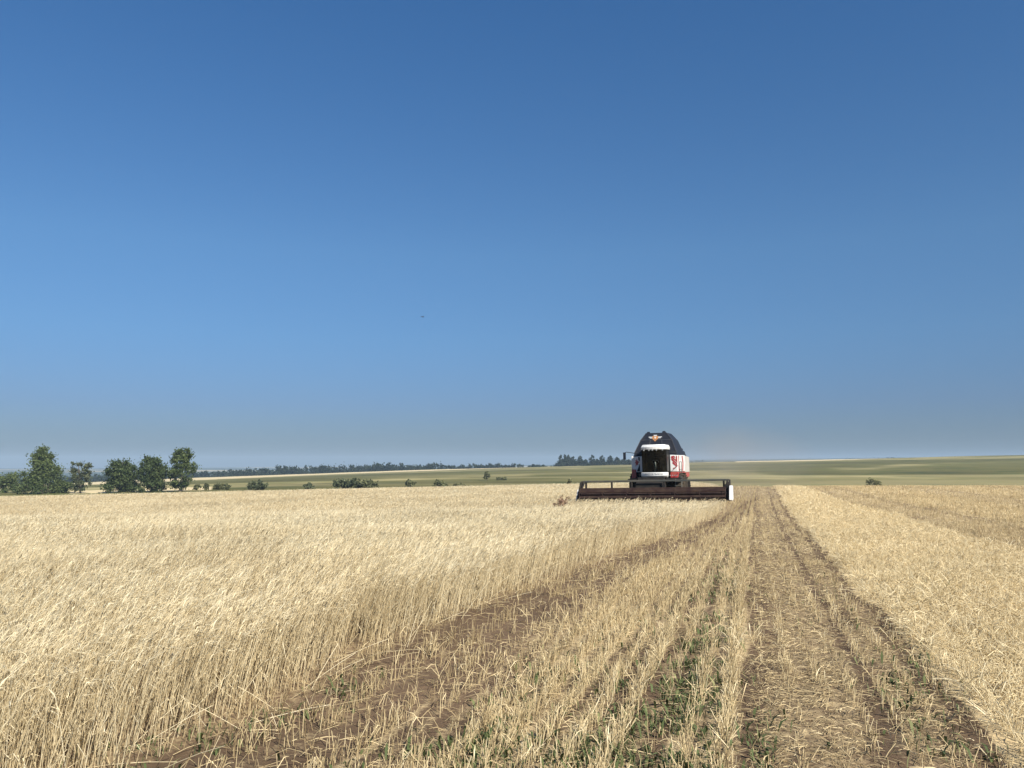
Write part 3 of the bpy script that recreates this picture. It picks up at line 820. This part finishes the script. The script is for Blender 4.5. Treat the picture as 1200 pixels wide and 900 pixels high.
    # side skins: white forward, grey aft, red apron
    for sx in (-1, 1):
        x0, x1 = sx * 1.183, sx * 1.255
        def sk(bm): plate(bm, [(2.62, 1.36), (2.62, 2.20), (5.3, 2.22), (5.3, 1.36)], x0, x1, 'x')
        side = part('side_panel', M_WHITE, sk, bevel=.02)
        def bow(bm):
            plate(bm, [(4.02, 1.39), (4.22, 1.79), (4.02, 2.17), (4.42, 2.17), (4.60, 1.79), (4.42, 1.39)], sx * 1.257, sx * 1.262, 'x')
        part('red_stripe', M_RED, bow, side)
        part('red_stripe', M_RED, lambda bm: plate(bm, [(2.68, 1.39), (2.68, 2.17), (2.98, 2.17), (2.80, 1.79), (2.98, 1.39)], sx * 1.257, sx * 1.262, 'x'), side)
        part('rear_panel', M_LIGHTG, lambda bm: plate(bm, [(5.33, 1.3), (5.33, 2.2), (7.1, 2.14), (7.1, 1.3)], x0, x1, 'x'), bevel=.02)
        ap = part('apron', M_RED, lambda bm: plate(bm, [(2.66, 1.04), (2.62, 1.335), (7.1, 1.335), (7.1, 1.04)], x0, sx * 1.235, 'x'), bevel=.015)
    # front panels either side of the cab
    fr = part('front_panel', M_WHITE, lambda bm: (plate(bm, [(.84, 1.36), (.84, 2.22), (1.25, 2.20), (1.25, 1.36)], 2.53, 2.60)), bevel=.02)
    def s_mark(bm):
        y0, y1 = 2.519, 2.527
        for k in range(3):   # an S of slanting stripes
            z = 2.09 - k * .15
            plate(bm, [(.90 + .03 * k, z), (.94 + .03 * k, z + .075), (1.15 + .02 * k, z - .115), (1.15 + .02 * k, z - .19)], y0, y1)
        plate(bm, [(.90, 1.97), (.97, 2.16), (1.06, 2.17), (1.14, 2.09), (1.10, 2.06), (1.05, 2.11), (.99, 2.10), (.945, 1.98)], y0 - .002, y1 - .001)
        plate(bm, [(1.0, 1.50), (1.10, 1.52), (1.20, 1.62), (1.215, 1.80), (1.17, 1.80), (1.15, 1.64), (1.09, 1.57), (1.0, 1.55)], y0 - .002, y1 - .001)
        plate(bm, [(1.16, 1.90), (1.235, 1.80), (1.235, 2.16), (1.18, 2.16)], y0 - .002, y1 - .001)
    part('s_emblem', M_RED, s_mark, fr)
    fl = part('front_panel', M_WHITE, lambda bm: plate(bm, [(-1.24, 1.60), (-1.24, 2.16), (-.57, 2.18), (-.57, 1.36), (-.98, 1.36)], 2.53, 2.60), bevel=.02)
    def star(bm):
        plate(bm, [(-1.06, 2.02), (-.98, 1.95), (-.93, 2.08), (-.90, 1.93), (-.79, 1.90), (-.88, 1.82), (-.86, 1.70), (-.94, 1.76), (-1.02, 1.64), (-1.0, 1.80), (-1.06, 1.86), (-1.0, 1.89)], 2.519, 2.527)
    part('red_emblem', M_RED, star, fl)
    def smoke(bm): plate(bm, [(-.86, 2.14), (-.78, 2.14), (-.78, 1.92), (-.85, 1.98)], 2.517, 2.525); plate(bm, [(-.84, 1.66), (-.78, 1.82), (-.78, 1.40), (-.96, 1.40)], 2.517, 2.525)
    part('dark_swash', M_NAVY, smoke, fl)
    part('lower_panel', M_RED, lambda bm: box(bm, .84, 1.235, 2.50, 2.58, 1.05, 1.345), bevel=.015)
    part('lower_panel', M_RED, lambda bm: box(bm, -1.235, -.99, 2.50, 2.58, 1.05, 1.50), bevel=.015)
    for x in (.83, .95, 1.07, 1.18):  # pale discs added to stand for white speckle on the red panel
        part('speckle_disc', M_LAMP, lambda bm: lathe_y(bm, x, 2.495, 1.17, .032), bevel=0)
    # -- platform, rails and ladder on the outer side
    part('platform', M_DARK, lambda bm: box(bm, .74, 1.55, 1.7, 2.48, .98, 1.03))
    part('platform', M_DARK, lambda bm: box(bm, -1.30, -.74, 1.7, 2.48, .98, 1.03))
    def rails(bm):
        for x in (.82, 1.52): rod(bm, (x, 1.75, 1.03), (x, 1.75, 1.12), .02)
        for z in (.42, .66, .86): box(bm, 1.2, 1.56, 1.50, 1.64, z, z + .03)
        for x in (1.22, 1.54): rod(bm, (x, 1.55, .35), (x, 1.72, 1.0), .022)
    part('ladder', M_GREY, rails)

    # -- cab
    def plan(y_front, bulge, hw, y_back):
        n = 9
        fr_ = [(-hw + 2 * hw * i / (n - 1), y_front - bulge * (1 - ((2 * i / (n - 1)) - 1) ** 2)) for i in range(n)]
        return fr_ + [(hw, y_back), (-hw, y_back)]
    def cabframe(bm):
        # floor, back wall, pillars
        box(bm, -.70, .70, 1.75, 2.95, 1.30, 1.36)
        box(bm, -.70, .70, 2.89, 2.95, 1.362, 2.46)
        for x in (-.70, .65):
            box(bm, x, x + .05, 1.66, 1.73, 1.30, 2.48)
            box(bm, x, x + .05, 2.5, 2.56, 1.362, 2.46)
    cab = part('cab', M_INSIDE, cabframe, bevel=.008)
    def screen(bm):
        a = plan(1.64, .20, .655, 1.66)[:9]
        b = plan(1.60, .20, .672, 1.62)[:9]
        lo = [bm.verts.new((x, y, 1.36)) for x, y in a]; hi = [bm.verts.new((x, y, 2.47)) for x, y in b]
        for i in range(8): bm.faces.new((lo[i], lo[i + 1], hi[i + 1], hi[i]))
        r = bmesh.ops.solidify(bm, geom=bm.faces[:], thickness=.012)
    part('windscreen', M_GLASS, screen, cab)
    for sx in (-1, 1):
        part('side_window', M_DKGLASS, lambda bm: box(bm, sx * .69 - .004, sx * .69 + .004, 1.74, 2.49, 1.38, 2.45), cab)
    def seat(bm):
        box(bm, -.27, .27, 2.3, 2.75, 1.362, 1.62); box(bm, -.25, .25, 2.62, 2.76, 1.622, 2.12)
    part('seat', M_INSIDE, seat, cab, .03)
    def col(bm):
        rod(bm, (-.03, 1.95, 1.36), (-.03, 2.08, 1.86), .055)
        for i in range(16):
            a, b = 6.2832 * i / 16, 6.2832 * (i + 1) / 16
            f = lambda t: (-.03 + .19 * math.cos(t), 2.08 - .08 * math.sin(t), 1.87 + .15 * math.sin(t) * .6)
            rod(bm, f(a), f(b), .016, 5)
    part('steering_column', M_WHITE, col, cab)
    part('console', M_GREY, lambda bm: box(bm, .42, .60, 1.85, 2.1, 1.362, 1.66), cab, .02)
    def roof(bm):
        p0 = plan(1.52, .22, .70, 3.0); p1 = plan(1.50, .22, .70, 3.0); p2 = plan(1.58, .2, .62, 2.95)
        loft(bm, [[(x, y, 2.49) for x, y in p0], [(x, y, 2.62) for x, y in p1], [(x, y, 2.74) for x, y in p2]])
    part('cab_roof', M_WHITE, roof, bevel=.02)
    def visor(bm):
        p = plan(1.66, .2, .66, 2.0); loft(bm, [[(x, y, 2.42) for x, y in p], [(x, y, 2.487) for x, y in p]])
    part('visor', M_DARK, visor)
    for x in (-.52, -.22, -.02, .2, .52):
        part('work_light', M_LAMP, lambda bm: lathe_y(bm, x, 1.44 - .18 * (1 - (x / .66) ** 2), 2.455, .035))
    def bumper(bm):
        p0 = plan(1.60, .22, .70, 1.9); p1 = plan(1.52, .24, .735, 1.9)
        loft(bm, [[(x, y, 1.10) for x, y in p0], [(x, y, 1.18) for x, y in p1], [(x, y, 1.33) for x, y in p1], [(x, y, 1.345) for x, y in p0]])
    bp = part('bumper', M_WHITE, bumper, bevel=.012)
    # maker's name across the bumper
    cu = bpy.data.curves.new('lettering', 'FONT'); cu.body = 'РОСТСЕЛЬМАШ'; cu.size = .115; cu.align_x = 'CENTER'; cu.align_y = 'CENTER'; cu.extrude = .003
    cu.resolution_u = 2; cu.space_character = 1.15
    tmp = bpy.data.objects.new('lettering_source', cu); COL.objects.link(tmp)
    dg = bpy.context.evaluated_depsgraph_get()
    me = bpy.data.meshes.new_from_object(tmp.evaluated_get(dg)); bpy.data.objects.remove(tmp)
    me.materials.clear(); me.materials.append(M_LETTER)
    for v in me.vertices:      # stand it up and wrap it along the bumper's curve
        x, y, z = v.co
        v.co = (x, 1.52 - .24 * (1 - (x / .735) ** 2) - .006 - z, 1.255 + y)
    link(bpy.data.objects.new('lettering', me), bp)
    # -- mirror
    def mirror(bm):
        rod(bm, (-.72, 1.75, 2.30), (-1.30, 1.55, 2.40), .018); rod(bm, (-1.30, 1.55, 2.40), (-1.36, 1.55, 2.36), .018)
        box(bm, -1.47, -1.33, 1.52, 1.58, 2.02, 2.38)
    part('mirror', M_NAVY, mirror, bevel=.01)

    # -- grain tank with its folded-up black walls
    def tank(bm):
        def ring(pts, z, yf, yb): return [(pts[0], yf, z), (pts[1], yf, z), (pts[1] , yb, z), (pts[0], yb, z)]
        loft(bm, [ring((-1.14, 1.22), 2.203, 2.66, 5.6), ring((-1.10, 1.17), 2.34, 2.72, 5.6), ring((-.80, .90), 3.02, 3.05, 5.4), ring((-.52, .58), 3.40, 3.28, 5.1)])
        # raised corners of the folded lid
        box(bm, -.50, -.30, 3.30, 3.36, 3.403, 3.47, (.6, .02)); box(bm, .34, .56, 3.30, 3.36, 3.403, 3.49, (.6, .02))
    tk = part('grain_tank', M_NAVY, tank, bevel=.012)
    def seams(bm):     # folding-lid hinges and corner seams, standing a little proud
        rod(bm, (-1.10, 2.71, 2.345), (1.17, 2.71, 2.345), .022, 6)
        rod(bm, (-.80, 3.04, 3.02), (.90, 3.04, 3.02), .018, 6)
        for a, b in (((-1.10, 2.71, 2.35), (-.80, 3.04, 3.02)), ((1.17, 2.71, 2.35), (.90, 3.04, 3.02)), ((-.80, 3.04, 3.02), (-.52, 3.27, 3.40)), ((.90, 3.04, 3.02), (.58, 3.27, 3.40)), ((-.35, 2.71, 2.35), (-.26, 3.04, 3.02)), ((.42, 2.71, 2.35), (.36, 3.04, 3.02))):
            rod(bm, a, b, .018, 6)
    part('lid_seam', M_SEAM, seams, tk)
    part('handrail', M_GREY, lambda bm: [rod(bm, p, q, .016, 6) for p, q in (((1.45, 1.75, 1.03), (1.45, 1.75, 1.85)), ((1.45, 2.45, 1.03), (1.45, 2.45, 1.85)), ((1.45, 1.75, 1.85), (1.45, 2.45, 1.85)), ((1.45, 1.75, 1.45), (1.45, 2.45, 1.45)))])
    fy = lambda z: 3.05 + (z - 3.02) / .38 * .23      # front wall of the tank
    def slanted(bm, pts, off):
        loft(bm, [[(a, fy(z) - off - d, z) for a, z in pts] for d in (0, .012)])
    def wings(bm):
        for s in (-1, 1):
            slanted(bm, [(s * .12, 3.20), (s * .37, 3.20), (s * .36, 3.165), (s * .12, 3.165)], .006)
            slanted(bm, [(s * .12, 3.155), (s * .33, 3.155), (s * .29, 3.11), (s * .12, 3.11)], .006)
        slanted(bm, [(-.10, 3.29), (.10, 3.29), (.08, 3.235), (-.08, 3.235)], .02)
    def shield(bm):
        slanted(bm, [(-.16, 3.23), (.16, 3.23), (.15, 3.08), (.0, 2.94), (-.15, 3.08)], .012)
    def badge(bm): slanted(bm, [(-.07, 3.19), (.07, 3.19), (0, 3.07)], .028)
    em = part('winged_emblem', M_SILVER, wings, tk)
    part('shield', M_GOLD, shield, em if False else tk)
    part('badge', M_LIGHTG, badge, tk)

    # -- wheels
    GD = float(ground_h(CB[0] + .9, CB[1] + 3.0)) + .01   # the soil under the machine, below the raised header
    def wheel(x, y, r, w, gd):
        def ty(bm):
            lathe(bm, [(-w / 2, r * .62), (-w / 2 + .03, r * .93), (-w / 4, r), (w / 4, r), (w / 2 - .03, r * .93), (w / 2, r * .62)], x, y, r + gd, 36)
            for k in range(22):
                a = k * 6.2832 / 22
                for s in (-1, 1):
                    p = Vector((x + s * w * .02, y + r * math.cos(a), gd + r + r * math.sin(a))); q = Vector((x + s * w * .46, y + r * .985 * math.cos(a + .16), gd + r + r * .985 * math.sin(a + .16)))
                    rod(bm, p, q, .035, 4)
        wh = bpy.data.objects.new('wheel', None); link(wh, root)
        part('tyre', M_TYRE, ty, wh)
        part('rim', M_RIM, lambda bm: lathe(bm, [(-w * .40, r * .60), (-w * .30, r * .35), (-w * .28, .12), (w * .28, .12), (w * .30, r * .35), (w * .40, r * .60)], x, y, r + gd, 28), wh)
    for s in (-1, 1):
        wheel(s * 1.12, 3.2, .86, .62, GD); wheel(s * .98, 6.6, .60, .42, GD)
    part('axle', M_DARK, lambda bm: (rod(bm, (-1.0, 3.2, .86 + GD), (1.0, 3.2, .86 + GD), .13, 12)))
    for ch in root.children:
        if ch.name.split('.')[0] != 'header': 
            k = ch.name.split('.')[0]
            if k in ('cab', 'windscreen', 'cab_roof', 'visor', 'work_light', 'bumper'): ch.scale.x, ch.location.x = .90, -.12
            elif k == 'wheel': ch.location.x = -.2
            else: ch.scale.x, ch.location.x = .96, -.27
    part('rear_axle', M_DARK, lambda bm: rod(bm, (-.9, 6.6, .6 + GD), (.9, 6.6, .6 + GD), .09, 12))
    return root

def lathe_y(bm, x, y, z, r):
    n = 14
    loft(bm, [[(x + rr * math.cos(6.2832 * i / n), yy, z + rr * math.sin(6.2832 * i / n)) for i in range(n)] for yy, rr in ((y, r * .8), (y + .01, r), (y + .05, r))])
combine()

# ---------------------------------------------------------------- a bird high over the field
def bird():
    Y = 90.0; px, py = 494, 370
    X = (px - 600) / F * Y; z = EYE + (HORIZON - py) / F * Y
    root = bpy.data.objects.new('bird', None); link(root); root.location = (X, Y, z); root.rotation_euler = (0, 0, .9)
    tag(root, 'tiny dark bird flying alone high in the blue sky', 'bird')
    bm = bmesh.new()
    prof = [(-.16, .004), (-.11, .02), (-.04, .042), (.03, .045), (.08, .03), (.11, .03), (.135, .016), (.16, .003)]
    loft(bm, [[(x, r * math.cos(6.28 * i / 8), r * math.sin(6.28 * i / 8)) for i in range(8)] for x, r in prof])
    for s in (-1, 1):
        loft(bm, [[(-.05, s * .03, .02), (.06, s * .03, .02), (.06, s * .03, .03), (-.05, s * .03, .03)],
                  [(-.04, s * .16, .08), (.06, s * .16, .08), (.06, s * .16, .086), (-.04, s * .16, .086)],
                  [(-.08, s * .33, .05), (-.05, s * .33, .05), (-.05, s * .33, .053), (-.08, s * .33, .053)]])
    loft(bm, [[(-.14, -.012, .0), (-.14, .012, .0), (-.14, .012, .008), (-.14, -.012, .008)], [(-.24, -.04, 0), (-.24, .04, 0), (-.24, .04, .005), (-.24, -.04, .005)]])
    bm_obj('body', bm, paint('feather', (.03, .03, .03), .8, dirt=.1), root, smooth=True)
bird()

# ---------------------------------------------------------------- air
def volume_mat(name, col, dens, noise=None):
    m = bpy.data.materials.new(name); m.use_nodes = True; nt = m.node_tree
    nt.nodes.remove(nt.nodes['Principled BSDF'])
    v = nt.nodes.new('ShaderNodeVolumePrincipled'); v.inputs['Color'].default_value = (*col, 1); v.inputs['Density'].default_value = dens
    nt.links.new(v.outputs[0], nt.nodes['Material Output'].inputs['Volume'])
    return m, nt, v

def haze():
    m, nt, v = volume_mat('haze_air', (.55, .715, .88), .00021)
    bm = bmesh.new(); box(bm, -6600, 6600, -6600, 6600, -75, 62)
    o = bm_obj('haze', bm, m, None); tag(o, 'thin blue summer haze over the fields', 'haze', kind='stuff')
haze()

def dust():
    m, nt, v = volume_mat('dust_air', (.66, .58, .49), .0)
    tc = nt.nodes.new('ShaderNodeTexCoord')
    n = nt.nodes.new('ShaderNodeTexNoise'); n.inputs['Scale'].default_value = .28; n.inputs['Detail'].default_value = 4
    nt.links.new(tc.outputs['Object'], n.inputs['Vector'])
    g = nt.nodes.new('ShaderNodeTexGradient'); g.gradient_type = 'SPHERICAL'
    mp = nt.nodes.new('ShaderNodeMapping'); mp.inputs['Scale'].default_value = (1 / 6.5, 1 / 9.5, 1 / 3.0)
    nt.links.new(tc.outputs['Object'], mp.inputs['Vector']); nt.links.new(mp.outputs[0], g.inputs[0])
    rp = nt.nodes.new('ShaderNodeMapRange'); rp.inputs['From Min'].default_value = .38; rp.inputs['From Max'].default_value = .68; nt.links.new(n.outputs['Fac'], rp.inputs['Value'])
    mu = nt.nodes.new('ShaderNodeMath'); mu.operation = 'MULTIPLY'; nt.links.new(rp.outputs[0], mu.inputs[0]); nt.links.new(g.outputs['Fac'], mu.inputs[1])
    m2 = nt.nodes.new('ShaderNodeMath'); m2.operation = 'MULTIPLY'; m2.inputs[1].default_value = .085; nt.links.new(mu.outputs[0], m2.inputs[0])
    nt.links.new(m2.outputs[0], v.inputs['Density'])
    bm = bmesh.new(); bmesh.ops.create_icosphere(bm, subdivisions=3, radius=1)
    for w in bm.verts: w.co = (w.co.x * 6.4, w.co.y * 9.4, w.co.z * 2.95)
    o = bm_obj('dust', bm, m, None, smooth=True); o.location = (13.2, 52.5, 1.7); o.rotation_euler = (0, 0, CROT)
    tag(o, 'thin tan dust drifting off the rear of the harvester', 'dust', kind='stuff')
dust()

# ---------------------------------------------------------------- light, sky, camera
SUN_EL, SUN_AZ = R(38), R(180 - 37)          # azimuth clockwise from +Y: behind the camera, to the right
d = Vector((math.sin(SUN_AZ) * math.cos(SUN_EL), math.cos(SUN_AZ) * math.cos(SUN_EL), math.sin(SUN_EL)))
L = bpy.data.lights.new('sun', 'SUN'); L.energy = 5.0; L.angle = R(.53); L.color = (1, .94, .84)
so = link(bpy.data.objects.new('sun', L)); so.rotation_euler = d.to_track_quat('Z', 'Y').to_euler(); so.location = (0, -20, 40)

w = bpy.data.worlds.new('World'); scene.world = w; w.use_nodes = True; nt = w.node_tree
sky = nt.nodes.new('ShaderNodeTexSky'); sky.sky_type = 'NISHITA'; sky.sun_disc = False
sky.sun_elevation = SUN_EL; sky.sun_rotation = SUN_AZ
sky.air_density = 1.0; sky.dust_density = .7; sky.ozone_density = 2.2; sky.altitude = 150
bg = nt.nodes['Background']; bg.inputs['Strength'].default_value = .071
# deeper, bluer summer air than the model's own, most of all low over the horizon
tc = nt.nodes.new('ShaderNodeTexCoord'); sx = nt.nodes.new('ShaderNodeSeparateXYZ'); nt.links.new(tc.outputs['Generated'], sx.inputs[0])
rp = ramp(nt, [(0, (.22, .31, .475)), (.03, (.255, .345, .535)), (.07, (.29, .395, .615)), (.15, (.365, .545, .745)), (.25, (.43, .66, .845)), (.51, (.345, .68, .965)), (.9, (.40, .72, 1.0))])
nt.links.new(sx.outputs['Z'], rp.inputs[0])
mu = nt.nodes.new('ShaderNodeMix'); mu.data_type = 'RGBA'; mu.blend_type = 'MULTIPLY'; mu.inputs['Factor'].default_value = 1
nt.links.new(sky.outputs[0], mu.inputs['A']); nt.links.new(rp.outputs[0], mu.inputs['B'])
nt.links.new(mu.outputs['Result'], bg.inputs[0])

cam = bpy.data.cameras.new('camera'); cam.sensor_width = 36; cam.lens = 36 * F / 1200; cam.clip_start = .05; cam.clip_end = 20000
co = link(bpy.data.objects.new('camera', cam)); co.location = (0, 0, EYE)
co.rotation_euler = (R(90) + math.atan((HORIZON - 450) / F), 0, 0)
scene.camera = co

vs = scene.view_settings; vs.view_transform = 'Standard'; vs.look = 'None'; vs.exposure = 0.78; vs.gamma = 1; vs.use_curve_mapping = False
cy = scene.cycles
cy.max_bounces = 6; cy.diffuse_bounces = 3; cy.glossy_bounces = 2; cy.transmission_bounces = 4; cy.transparent_max_bounces = 8; cy.volume_bounces = 0
cy.use_denoising = True; cy.denoiser = 'OPENIMAGEDENOISE'
cy.volume_step_rate = 1.0
cy.use_adaptive_sampling = True; cy.adaptive_threshold = .01
